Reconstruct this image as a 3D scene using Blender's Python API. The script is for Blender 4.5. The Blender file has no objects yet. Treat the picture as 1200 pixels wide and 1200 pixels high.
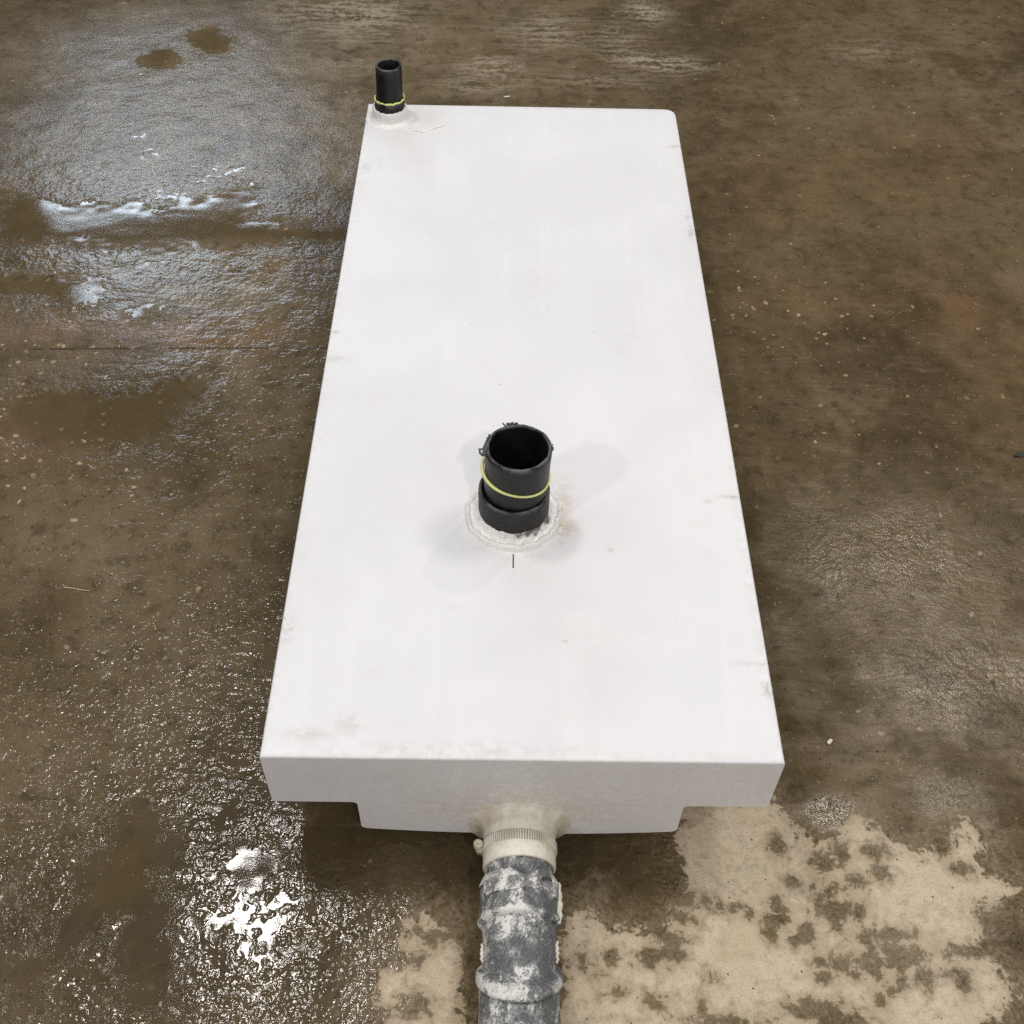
import bpy, bmesh, math, random
import numpy as np
from mathutils import Vector, Matrix, noise as mnoise
random.seed(7); rng = np.random.default_rng(7)
S = bpy.context.scene
C = S.collection
T = 0.215                       # height of the tank's top above the floor

# ------------------------------------------------------------------ camera (solved from the tank's corners)
F, PITCH, ROLL, YAW = 1338.16, .8571, .0263, .0152
CAM = np.array([-.0305, -.6593, 1.2072 + T])
cy_, sy_ = math.cos(YAW), math.sin(YAW)
FW = np.array([sy_*math.cos(PITCH), cy_*math.cos(PITCH), -math.sin(PITCH)])
R0 = np.array([cy_, -sy_, 0.]); U0 = np.cross(R0, FW)
RT = math.cos(ROLL)*R0 + math.sin(ROLL)*U0
UP = -math.sin(ROLL)*R0 + math.cos(ROLL)*U0
def ground(px, py, z=0.0):
    """where a sight line of the survey photograph meets the level z"""
    d = FW + RT*(px-600)/F - UP*(py-600)/F
    return CAM + d*((z-CAM[2])/d[2])

cam = bpy.data.cameras.new('camera'); co = bpy.data.objects.new('camera', cam); C.objects.link(co)
cam.sensor_width = 36; cam.lens = F/1200*36; cam.clip_start = .05; cam.clip_end = 200
m = Matrix.Identity(4)
for i in range(3):
    m[i][0], m[i][1], m[i][2], m[i][3] = RT[i], UP[i], -FW[i], CAM[i]
co.matrix_world = m
S.camera = co

# ------------------------------------------------------------------ node helper
class Mat:
    def __init__(s, name):
        s.m = bpy.data.materials.new(name); s.m.use_nodes = True
        s.t = s.m.node_tree; s.b = s.t.nodes['Principled BSDF']
    def n(s, typ, **kw):
        x = s.t.nodes.new(typ)
        for k, v in kw.items(): setattr(x, k, v)
        return x
    def put(s, sock, v):
        if isinstance(v, bpy.types.NodeSocket): s.t.links.new(v, sock)
        elif isinstance(v, (tuple, list)):
            sock.default_value = tuple(v) + ((1,) if sock.type == 'RGBA' and len(v) == 3 else ())
        else: sock.default_value = v
    def math(s, op, a, b=0., c=None, clamp=False):
        x = s.n('ShaderNodeMath', operation=op, use_clamp=clamp)
        s.put(x.inputs[0], a); s.put(x.inputs[1], b)
        if c is not None: s.put(x.inputs[2], c)
        return x.outputs[0]
    def add(s, *a):
        r = a[0]
        for q in a[1:]: r = s.math('ADD', r, q)
        return r
    def mul(s, *a):
        r = a[0]
        for q in a[1:]: r = s.math('MULTIPLY', r, q)
        return r
    def sub(s, a, b): return s.math('SUBTRACT', a, b)
    def inv(s, a): return s.math('SUBTRACT', 1., a)
    def sm(s, v, lo, hi, a=0., b=1.):
        x = s.n('ShaderNodeMapRange', interpolation_type='SMOOTHSTEP')
        s.put(x.inputs['Value'], v); x.inputs['From Min'].default_value = lo; x.inputs['From Max'].default_value = hi
        s.put(x.inputs['To Min'], a); s.put(x.inputs['To Max'], b)
        return x.outputs['Result']
    def mix(s, f, a, b):
        x = s.n('ShaderNodeMix', data_type='RGBA')
        s.put(x.inputs[0], f); s.put(x.inputs[6], a); s.put(x.inputs[7], b)
        return x.outputs[2]
    def mixf(s, f, a, b):
        x = s.n('ShaderNodeMix', data_type='FLOAT')
        s.put(x.inputs[0], f); s.put(x.inputs[2], a); s.put(x.inputs[3], b)
        return x.outputs[0]
    def pos(s): return s.n('ShaderNodeTexCoord').outputs['Object']
    def mapv(s, v, loc=(0,0,0), rot=(0,0,0), scale=(1,1,1)):
        x = s.n('ShaderNodeMapping'); s.put(x.inputs[0], v)
        x.inputs[1].default_value = loc; x.inputs[2].default_value = rot; x.inputs[3].default_value = scale
        return x.outputs[0]
    def noise(s, v, sc, det=3., rough=.5, dist=0., col=False):
        x = s.n('ShaderNodeTexNoise'); s.put(x.inputs['Vector'], v)
        x.inputs['Scale'].default_value = sc; x.inputs['Detail'].default_value = det
        x.inputs['Roughness'].default_value = rough; x.inputs['Distortion'].default_value = dist
        return x.outputs['Color' if col else 'Fac']
    def voro(s, v, sc, rnd=1., feature='F1'):
        x = s.n('ShaderNodeTexVoronoi', feature=feature); s.put(x.inputs['Vector'], v)
        x.inputs['Scale'].default_value = sc; x.inputs['Randomness'].default_value = rnd
        return x.outputs['Distance'], (x.outputs['Color'] if feature == 'F1' else None)
    def sep(s, v):
        x = s.n('ShaderNodeSeparateXYZ'); s.put(x.inputs[0], v); return x.outputs
    def attr(s, name):
        return s.n('ShaderNodeAttribute', attribute_name=name).outputs['Fac']
    def bump(s, h, dist, strength=1., normal=None):
        x = s.n('ShaderNodeBump'); s.put(x.inputs['Height'], h)
        s.put(x.inputs['Distance'], dist); s.put(x.inputs['Strength'], strength)
        if normal is not None: s.put(x.inputs['Normal'], normal)
        return x.outputs[0]
    def out(s, base, rough=.5, spec=.5, normal=None, ior=None, **kw):
        s.put(s.b.inputs['Base Color'], base); s.put(s.b.inputs['Roughness'], rough)
        s.put(s.b.inputs['Specular IOR Level'], spec)
        if normal is not None: s.put(s.b.inputs['Normal'], normal)
        if ior: s.b.inputs['IOR'].default_value = ior
        for k, v in kw.items(): s.put(s.b.inputs[k.replace('_', ' ')], v)
        return s.m
    def gauss(s, xy, x0, y0, rx, ry):
        """soft round mark at a fixed place of the surface"""
        a = s.math('DIVIDE', s.sub(xy[0], x0), rx); b = s.math('DIVIDE', s.sub(xy[1], y0), ry)
        return s.math('POWER', 2.718, s.mul(-1., s.add(s.mul(a, a), s.mul(b, b))))

# ------------------------------------------------------------------ floor masks, all in metres on the floor
def poly_sdf(X, Y, poly):
    """signed distance, positive inside"""
    P = np.array(poly); d2 = np.full(X.shape, 1e9); ins = np.zeros(X.shape, bool)
    for i in range(len(P)):
        ax, ay = P[i]; bx, by = P[(i+1) % len(P)]
        ex, ey = bx-ax, by-ay
        t = np.clip(((X-ax)*ex + (Y-ay)*ey)/(ex*ex+ey*ey+1e-12), 0, 1)
        d2 = np.minimum(d2, (X-ax-t*ex)**2 + (Y-ay-t*ey)**2)
        c = ((ay > Y) != (by > Y)) & (X < ex*(Y-ay)/((by-ay) if by != ay else 1e-12) + ax)
        ins ^= c
    return np.where(ins, 1, -1)*np.sqrt(d2)
def gpoly(pp): return [tuple(ground(a, b)[:2]) for a, b in pp]
def ell(px, py, rx, ry):
    c = ground(px, py); ex = ground(px+rx, py)-c; ey = ground(px, py-ry)-c
    return c[0], c[1], math.hypot(ex[0], ex[1]), math.hypot(ey[0], ey[1])
def ell_sdf(X, Y, e):
    cx, cy, rx, ry = ell(*e); q = np.sqrt(((X-cx)/rx)**2 + ((Y-cy)/ry)**2)
    return (1-q)*min(rx, ry)
def blob(X, Y, e, k=1.):
    cx, cy, rx, ry = ell(*e); return k*np.exp(-((X-cx)/rx)**2 - ((Y-cy)/ry)**2)
def ss(v, a, b):
    t = np.clip((v-a)/(b-a), 0, 1); return t*t*(3-2*t)

PUDDLES = [
 [(-160,232),(-40,228),(60,234),(75,246),(130,242),(180,250),(235,242),(258,230),(292,222),(294,240),(285,262),(330,268),(405,268),(405,279),(330,281),(240,283),(150,290),(90,278),(-40,286),(-160,290)],
 [(-120,328),(60,327),(100,329),(126,348),(112,359),(75,361),(60,346),(-120,346)],
 [(152,364),(190,368),(194,376),(162,377)],
 [(225,438),(233,450),(210,476),(185,512),(140,522),(60,520),(0,500),(20,462),(60,452),(130,462),(180,452)],
 [(150,955),(190,1000),(176,1060),(130,1080),(82,1078),(100,1030),(135,985)],
 [(148,1088),(176,1086),(190,1140),(165,1165),(145,1125)],
 [(1150,985),(1152,1020),(1195,1043),(1290,1050),(1290,960),(1180,960)],
]
PUD_ELL = [(187,68,19,12),(248,46,27,15),(300,1015,10,7),(170,1170,14,10),(40,1140,20,14)]
DRY = [
 [(655,1300),(655,1085),(672,1068),(692,1078),(706,1096),(742,1088),(775,1098),(795,1070),(815,1058),(806,1030),(792,1000),(794,940),(905,938),(925,968),(950,978),(975,986),(985,975),(1010,964),(1040,985),(1070,1000),(1100,985),(1130,968),(1150,985),(1150,1020),(1195,1043),(1183,1051),(1140,1056),(1136,1066),(1145,1090),(1152,1106),(1166,1128),(1176,1152),(1180,1172),(1165,1200),(1160,1300)],
 [(425,1300),(437,1195),(440,1147),(448,1133),(465,1135),(474,1100),(480,1078),(500,1068),(516,1085),(530,1097),(545,1112),(552,1160),(560,1200),(560,1300)],
]
SPOTS = [(911,990,10,11),(985,998,10,13),(963,1011,15,12),(1022,997,13,9),(1031,1022,10,10),(1003,1032,10,8),(976,1041,11,8),(960,1053,9,9),(929,1034,9,6),(955,1040,5,4),(980,1067,27,12),(1006,1066,9,11),(910,1061,9,11),(908,1077,17,8),(903,1093,9,10),(946,1095,11,13),(931,1100,7,7),(983,1086,7,6),(1014,1100,9,10),(1047,1096,20,7),(1056,1121,27,12),(1024,1131,12,15),(962,1127,8,7),(986,1130,17,9),(1000,1141,7,6),(1057,1148,9,8),(1083,1146,9,11),(1043,1160,7,7),(1032,1171,7,9),(965,1146,10,7),(805,1055,12,7),(826,1055,9,4),(800,1075,12,7),(858,1067,11,5),(876,1072,7,4),(840,1062,8,3),(785,1100,15,8),(762,1122,13,12),(716,1121,9,9),(683,1127,9,10),(700,1141,6,5),(780,1117,6,9),(796,1118,8,8),(835,1145,5,5),(725,1160,11,6),(770,1175,13,7),(822,1184,4,7),(960,1184,37,12),(990,1198,28,12),(928,1183,11,6),(1110,1141,9,5),(850,1200,34,9),(1125,1018,12,9),(1105,992,8,12),(1140,1115,30,7),(1130,1150,9,12),
 (507,1101,14,10),(490,1088,6,7),(484,1178,22,15),(447,1192,13,10),(470,1125,24,11),(545,1080,20,26),(552,1140,10,40)]

def make_floor():
    def axis(lo, hi, step):
        core = np.arange(lo, hi+1e-6, step)
        o = np.array([.02,.06,.14,.3,.6,1.1,2,3.5,5.5])
        return np.concatenate([lo-o[::-1], core, hi+o])
    ax, ay = axis(-1.62, 1.62, .005), axis(-.42, 2.72, .005)
    nx, ny = len(ax), len(ay)
    X, Y = np.meshgrid(ax, ay); X = X.ravel(); Y = Y.ravel()
    co_ = np.zeros((len(X), 3), np.float32); co_[:, 0] = X; co_[:, 1] = Y
    i = np.arange(nx*ny).reshape(ny, nx)
    q = np.stack([i[:-1, :-1], i[:-1, 1:], i[1:, 1:], i[1:, :-1]], -1).reshape(-1, 4)
    me = bpy.data.meshes.new('concrete_floor')
    me.vertices.add(len(X)); me.vertices.foreach_set('co', co_.ravel())
    me.loops.add(q.size); me.loops.foreach_set('vertex_index', q.ravel().astype(np.int32))
    me.polygons.add(len(q)); me.polygons.foreach_set('loop_start', np.arange(0, q.size, 4, dtype=np.int32))
    me.update(calc_edges=True)
    # signed distances
    pud = np.full(X.shape, -9.)
    for p in PUDDLES: pud = np.maximum(pud, poly_sdf(X, Y, gpoly(p)))
    for e in PUD_ELL: pud = np.maximum(pud, ell_sdf(X, Y, e))
    dry = np.full(X.shape, -9.)
    for p in DRY: dry = np.maximum(dry, poly_sdf(X, Y, gpoly(p)))
    spot = np.full(X.shape, -9.)
    for e in SPOTS: spot = np.maximum(spot, ell_sdf(X, Y, e))
    # standing water everywhere left of the tank, only damp on the right
    left = np.where(Y < .02, 1 - ss(X, -.24, -.05), 1 - ss(X, -.34, -.16))
    far = ss(Y, 1.65, 2.3)
    near = 1 - ss(Y, .05, .35)
    film = left*(1-.50*ss(Y, 1.55, 2.0))
    film = np.maximum(film, .27*ss(X, .2, .5)*(1-ss(Y, .55, 1.0)))
    for e, k in [((970,952,26,18),.62),((1040,650,150,70),.16),((1120,800,120,60),.15),((870,740,50,40),.16),((1110,930,60,30),.12),((600,60,130,60),-.15)]:
        film = film + blob(X, Y, e, k)
    patch = np.clip(blob(X, Y, (215,195,150,85), 1.15) + blob(X, Y, (240,70,200,85), .75) + blob(X, Y, (165,315,120,42), 1.2) + blob(X, Y, (350,320,60,50), .8) + blob(X, Y, (300,450,110,60), .7) + blob(X, Y, (120,60,130,40), .35), 0, 1)
    wgt = ss(Y, .65, .95)
    film = np.clip(film, 0, 1)*(1-wgt + wgt*(.28+.72*patch)) + blob(X, Y, (293,1080,50,64), .36)
    coarse = blob(X, Y, (290,1060,190,140), 1.) + blob(X, Y, (190,265,200,80), 1.) + blob(X, Y, (70,1150,160,90), .6)
    coarse = np.clip(coarse, 0, 1)
    agg = sum(blob(X, Y, e, k) for e, k in [((60,385,150,32),1.),((250,395,110,22),.7),((30,470,90,60),.8),((920,365,80,34),.75),((870,300,60,50),.4),((1000,430,170,70),.32),((1000,560,160,80),.2),((90,560,160,60),.4)])
    agg = np.clip(agg, 0, 1)
    red = sum(blob(X, Y, e, k) for e, k in [((1010,210,150,50),.35),((900,235,80,40),.45),((1140,350,70,60),.5),((1170,440,50,90),.45),((1090,160,90,40),.5),((950,350,110,30),.4),((230,393,130,18),.8),((40,500,60,40),.8),((60,385,80,20),.5),((1120,680,120,60),.15)])
    red = np.clip(red, 0, 1)
    pale = sum(blob(X, Y, e, k) for e, k in [((575,78,38,12),1.),((640,36,45,22),.7),((757,14,26,14),1.),((765,72,45,9),.9),((725,48,28,18),.6),((430,18,55,26),.9),((560,100,45,10),.7),((795,78,35,8),.7),((1020,60,50,16),.4),((700,95,60,10),.5),((350,10,50,22),.5),((940,950,80,12),.15)])
    pale = np.clip(pale, 0, 1)
    lite = sum(blob(X, Y, e, k) for e, k in [((560,40,170,80),.6),((1100,800,170,100),.7),((1000,900,130,40),.5),((900,120,200,60),.25),((420,60,80,70),.6),((1150,90,80,90),.45),((1150,330,60,14),.6),((980,480,60,60),.35),((240,330,130,50),.4),((250,160,190,90),.5),((330,440,80,40),.5),((120,640,100,40),.5),((300,640,60,50),.25)])
    lite = np.clip(lite, 0, 1)
    soak_shade = np.clip(sum(blob(X, Y, e, k) for e, k in [((150,1080,220,110),.9),((330,960,120,60),.9),((500,1000,130,50),1.),((680,1010,110,42),1.),((370,1130,70,90),.6),((240,860,120,80),.45),((200,265,180,22),.5),((150,475,110,35),.3)]), 0, 1)
    rip = .0024 + .0022*(1-ss(Y, .1, .75)) - .0009*ss(Y, .75, 1.3) + blob(X, Y, (190,262,230,60), .0030) + blob(X, Y, (290,1070,130,120), .0010)
    rgh = .065 + .19*ss(Y, .7, 1.5) - blob(X, Y, (190,262,230,60), .13) + .05*ss(X, .1, .4)
    rgh = np.clip(rgh, .055, 1)
    fleck = np.clip(sum(blob(X, Y, e, k) for e, k in [((970,1060,60,45),.75),((1040,1110,45,35),.8),((840,1063,70,14),1.),((770,1120,50,30),.55),((720,1145,40,40),.45),((985,1130,40,25),.7),((1130,1130,35,40),.8),((860,1195,170,22),.8),((480,1150,50,50),.6),((920,985,40,30),.5)]), 0, 1)
    for nm, a in (('pud', pud), ('dry', dry), ('spot', spot), ('film', film), ('coarse', coarse), ('agg', agg), ('red', red), ('pale', pale), ('lite', lite), ('soak_shade', soak_shade), ('rip', rip), ('rgh', rgh), ('fleck', fleck)):
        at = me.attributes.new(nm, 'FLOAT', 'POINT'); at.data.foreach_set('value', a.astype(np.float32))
    o = bpy.data.objects.new('concrete_floor', me); C.objects.link(o)
    o['kind'] = 'structure'; o['label'] = 'wet brown concrete floor with puddles and a dry tan patch'
    return o

def floor_material():
    M = Mat('wet_concrete'); P = M.pos(); xyz = M.sep(P)
    A = {k: M.attr(k) for k in ('pud', 'dry', 'spot', 'film', 'coarse', 'agg', 'red', 'pale', 'lite', 'soak_shade', 'rip', 'rgh', 'fleck')}
    warp = M.noise(P, 9, 4, .6, col=True)
    v = M.n('ShaderNodeVectorMath', operation='MULTIPLY_ADD'); M.put(v.inputs[0], warp); v.inputs[1].default_value = (.05,.05,0); M.put(v.inputs[2], P)
    PW = v.outputs[0]
    nb = M.noise(P, 3.2, 7, .58); nm = M.noise(PW, 11, 6, .6); nf = M.noise(PW, 70, 5, .6); ng = M.noise(P, 420, 3, .6)
    st1 = M.noise(M.mapv(PW, rot=(0,0,.5), scale=(9,60,1)), 1, 5, .65)       # trowel streaks
    st2 = M.noise(M.mapv(PW, rot=(0,0,-.25), scale=(14,120,1)), 1, 4, .6)
    c = lambda x: M.sub(x, .5)
    # ---- dry patch with ragged wet spots in it
    nx_ = M.noise(PW, 170, 4, .65); ns = M.noise(M.mapv(PW, rot=(0,0,.35), scale=(18,60,1)), 1, 5, .65)
    sd = M.add(A['dry'], M.mul(c(nm), .11), M.mul(c(nf), .06), M.mul(c(nx_), .024), M.mul(c(ns), .02))
    sp = M.add(A['spot'], M.mul(c(nf), .034), M.mul(c(nx_), .022), M.mul(c(nm), .012))
    n60 = M.noise(PW, 62, 5, .62)
    thr = M.sub(.82, M.mul(A['fleck'], .255))
    sp = M.math('MAXIMUM', sp, M.mul(M.sub(n60, thr), .06))
    fringe = M.mul(M.sm(M.add(sd, M.mul(c(nf), .06)), -.065, .0), M.sm(M.add(nx_, M.mul(c(nm), .5)), .34, .64))
    sd = M.math('MINIMUM', sd, M.mul(sp, -1.))
    dry = M.sm(sd, -.003, .0035)
    halo = M.sm(M.add(sd, M.mul(c(nx_), .02)), -.003, .020)
    blot = M.mul(M.sm(M.add(nm, M.mul(c(nf), .5)), .50, .66), M.sm(A['dry'], -.02, .12, 1., .55))
    # ---- water level against the relief of the slab
    h = M.add(M.mul(M.noise(PW, 24, 2, .5), .34), M.mul(M.noise(P, 78, 1, .5, .25), .38), M.mul(M.noise(P, 165, 1, .5), .20), M.mul(c(st1), .20), M.mul(c(st2), .16))
    hf = M.add(M.mul(M.noise(P, 30, 1, .5, .5), .50), M.mul(M.noise(P, 72, 1, .5, .6), .42))
    hmix = M.mixf(A['coarse'], h, M.add(M.mul(h, .40), M.mul(hf, .60)))
    lev = M.add(M.sm(M.add(A['pud'], M.mul(c(nm), .20), M.mul(c(nf), .09)), -.030, .014, .0, .46), M.mul(A['film'], .365), M.mul(c(nb), .34), M.mul(c(M.noise(P, 12, 3, .5)), .50))
    water = M.math('SMOOTH_MAX', M.sub(hmix, lev), 0., .05)
    covered = M.sm(M.sub(lev, hmix), -.03, .04)          # 1 where the film closes over the grain
    swell = M.noise(P, 17, 1, .5)
    wet = M.inv(dry)
    # ---- colours
    brown = M.mix(M.sm(nb, .32, .68), (.064,.043,.017), (.128,.092,.045))
    brown = M.mix(M.sm(nm, .40, .72, 0., .50), brown, (.160,.119,.067))
    n0 = M.noise(PW, 1.7, 6, .6)
    brown = M.mix(M.sm(n0, .50, .36, 0., .55), brown, (.050,.035,.0155))
    brown = M.mix(M.sm(n0, .53, .68, 0., .45), brown, (.165,.130,.082))
    brown = M.mix(M.mul(A['lite'], M.sm(M.add(nm, M.mul(c(st1), .6)), .25, .75)), brown, (.23,.18,.112))
    brown = M.mix(M.mul(M.sm(ng, .45, .75), .35), brown, (.20,.15,.09))
    brown = M.mix(M.mul(M.sm(ng, .52, .30), .45), brown, (.05,.036,.018))
    scr1 = M.noise(M.mapv(P, rot=(0,0,.9), scale=(12,330,1)), 1, 3, .7); scr2 = M.noise(M.mapv(P, rot=(0,0,-.7), scale=(10,260,1)), 1, 3, .7)
    scr3 = M.noise(M.mapv(PW, rot=(0,0,.1), scale=(6,190,1)), 1, 4, .7)
    sc_ = M.mul(M.math('MAXIMUM', M.math('MAXIMUM', M.sm(scr1, .57, .72), M.sm(scr2, .59, .74)), M.mul(M.sm(scr3, .54, .70), .8)), M.sm(nm, .38, .62), M.inv(M.sm(A['film'], .3, .8)))
    brown = M.mix(M.mul(sc_, .60), brown, (.24,.185,.11))
    n5 = M.noise(PW, 34, 6, .7)
    brown = M.mix(M.mul(M.sm(n5, .50, .34), .60), brown, (.042,.029,.011))
    brown = M.mix(M.mul(M.sm(n5, .54, .70), .40), brown, (.20,.15,.085))
    brown = M.mix(M.mul(A['red'], M.sm(nm, .30, .62), .75), brown, (.185,.100,.052))
    pl = M.mul(A['pale'], M.sm(M.add(st1, M.mul(c(nf), .7)), .40, .62))
    brown = M.mix(M.mul(pl, .8), brown, (.40,.345,.255))
    # exposed aggregate
    d1, k1 = M.voro(PW, 105); s1 = M.sep(k1)
    pick = M.math('GREATER_THAN', s1[0], M.sm(A['agg'], 0., 1., .992, .90))
    peb = M.mul(pick, M.sm(M.sub(d1, M.mul(s1[1], .25)), .34, .22), M.sm(A['agg'], .02, .3, .6, 1.))
    pcol = M.mix(s1[2], (.40,.31,.20), (.27,.18,.10))
    d3, k3 = M.voro(PW, 45); s3 = M.sep(k3)
    stone = M.mul(M.math('GREATER_THAN', s3[0], .985), M.sm(M.add(d3, M.mul(c(nf), .3), M.mul(s3[1], .2)), .30, .18), M.sm(A['agg'], .0, .5, .25, .9))
    brown = M.mix(stone, brown, M.mix(s3[2], (.30,.235,.15), (.24,.155,.085)))
    d2, k2 = M.voro(P, 240); s2 = M.sep(k2)
    grit = M.mul(M.math('GREATER_THAN', s2[0], .965), M.sm(d2, .38, .20), .75)
    pit = M.mul(M.math('LESS_THAN', s2[1], .012), M.sm(d2, .45, .25))
    brown = M.mix(peb, brown, pcol)
    brown = M.mix(grit, brown, (.36,.29,.19))
    brown = M.mix(pit, brown, (.012,.009,.006))
    deep = M.mul(M.sm(A['pud'], -.01, .03), .6)
    brown = M.mix(deep, brown, (.082,.056,.018))
    brown = M.mix(M.mul(A['soak_shade'], M.sm(M.add(nm, M.mul(c(nb), .8)), .25, .55), .72), brown, (.040,.030,.015))      # soaked dark, with the shadow before the tank's front deepened in colour
    tan = M.mix(M.sm(nm, .35, .7), (.575,.472,.340), (.68,.580,.440))
    tan = M.mix(M.mul(M.sm(ns, .48, .68), .28), tan, (.40,.315,.205))
    tan = M.mix(M.mul(M.sm(ng, .40, .62), .35), tan, (.39,.30,.19))
    tan = M.mix(M.mul(M.sm(nx_, .52, .68), .35), tan, (.30,.225,.14))
    tan = M.mix(M.mul(M.sm(nf, .55, .70), .32), tan, (.29,.215,.135))
    tan = M.mix(M.mul(blot, .38), tan, (.25,.19,.12))
    tan = M.mix(M.mul(pit, .8), tan, (.05,.04,.03))
    tan = M.mix(M.sm(halo, 0., 1., .52, 0.), tan, (.27,.205,.13))
    # saw cut across the left
    a0 = ground(30, 409); a1 = ground(405, 407); dd = (a1-a0)/np.linalg.norm(a1-a0)
    s_ = M.add(M.mul(M.sub(xyz[0], float(a0[0])), float(-dd[1])), M.mul(M.sub(xyz[1], float(a0[1])), float(dd[0])), M.mul(c(nf), .006))
    cut = M.mul(M.sm(M.math('ABSOLUTE', s_), .0028, .0008), M.sm(xyz[0], -1.15, -.95), M.sm(xyz[0], -.28, -.36), M.sm(nm, .38, .55))
    brown = M.mix(M.mul(fringe, .75), brown, (.235,.182,.118))
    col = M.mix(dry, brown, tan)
    col = M.mix(M.mul(cut, .7), col, (.03,.022,.012))
    # ---- gloss
    damp_r = M.add(.50, M.mul(c(nm), -.25))
    fl_ = M.add(A['film'], M.mul(c(nm), .22), M.mul(c(st1), .12)); wf = M.sm(fl_, .12, .5)
    r = M.mixf(wf, damp_r, M.mixf(covered, M.add(A['rgh'], M.sm(A['film'], .2, .8, .03, .0)), .045))
    r = M.mixf(M.mul(M.sm(sp, -.004, .006), M.sm(A['dry'], 0., .03)), r, .14)
    r = M.mixf(dry, r, .82)
    spec = M.mixf(dry, M.mixf(wf, .13, .5), .2)
    amp = M.mixf(dry, A['rip'], .0)
    N = M.bump(water, amp, 1.)
    N = M.bump(swell, M.mul(M.mixf(dry, .0021, 0.), M.sm(A['pud'], -.02, .03, 1., .12)), 1., N)
    N = M.bump(M.add(ng, M.mul(nf, 1.4)), M.mixf(dry, M.mixf(wf, .0011, .00004), .0013), 1., N)
    N = M.bump(M.mul(cut, -1.), .002, 1., N)
    return M.out(col, r, spec, N, ior=1.38)

floor = make_floor(); floor.data.materials.append(floor_material())

# ------------------------------------------------------------------ objects
def prop(o, label=None, cat=None, group=None):
    if label: o['label'] = label
    if cat: o['category'] = cat
    if group: o['group'] = group
def link(name, bm, mat, parent=None, smooth=True, label=None):
    me = bpy.data.meshes.new(name); bmesh.ops.recalc_face_normals(bm, faces=bm.faces)
    bm.to_mesh(me); bm.free(); me.materials.append(mat)
    if smooth:
        for p in me.polygons: p.use_smooth = True
    o = bpy.data.objects.new(name, me); C.objects.link(o)
    if parent is not None: o.parent = parent; o.matrix_parent_inverse = Matrix.Identity(4)
    if label: o['label'] = label
    return o
def fbm(p, sc, oc=3): return mnoise.fractal(Vector(p)*sc, 1., 2., oc)
def lathe(bm, prof, org=(0,0,0), seg=72, axis='Z', jit=None, close=False):
    """prof: (radius, height) pairs; jit(angle, radius, height) -> (dr, dh)"""
    rows = []
    for (r, hh) in prof:
        row = []
        for k in range(seg):
            a = 2*math.pi*k/seg; dr, dh = jit(a, r, hh) if jit else (0, 0)
            x, y, z = (r+dr)*math.cos(a), (r+dr)*math.sin(a), hh+dh
            if axis == 'Y': x, y, z = x, -z, y
            row.append(bm.verts.new((x+org[0], y+org[1], z+org[2])))
        rows.append(row)
    pairs = list(zip(rows[:-1], rows[1:])) + ([(rows[-1], rows[0])] if close else [])
    for a, b in pairs:
        for k in range(seg):
            bm.faces.new((a[k], a[(k+1) % seg], b[(k+1) % seg], b[k]))
    return rows
def tube(bm, pts, rad, seg=8, close=False):
    pts = [Vector(p) for p in pts]; rows = []; n = len(pts)
    for i, p in enumerate(pts):
        t = ((pts[(i+1) % n] - pts[i-1]) if close else (pts[min(i+1, n-1)] - pts[max(i-1, 0)])).normalized()
        u = t.cross(Vector((0,0,1)) if abs(t.z) < .9 else Vector((1,0,0))).normalized(); w = t.cross(u)
        r = rad(i) if callable(rad) else rad
        rows.append([bm.verts.new(p + u*r*math.cos(2*math.pi*k/seg) + w*r*math.sin(2*math.pi*k/seg)) for k in range(seg)])
    for i in range(n if close else n-1):
        a, b = rows[i], rows[(i+1) % n]
        for k in range(seg): bm.faces.new((a[k], a[(k+1) % seg], b[(k+1) % seg], b[k]))
    if not close: bm.faces.new(rows[0]); bm.faces.new(rows[-1])

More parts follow.
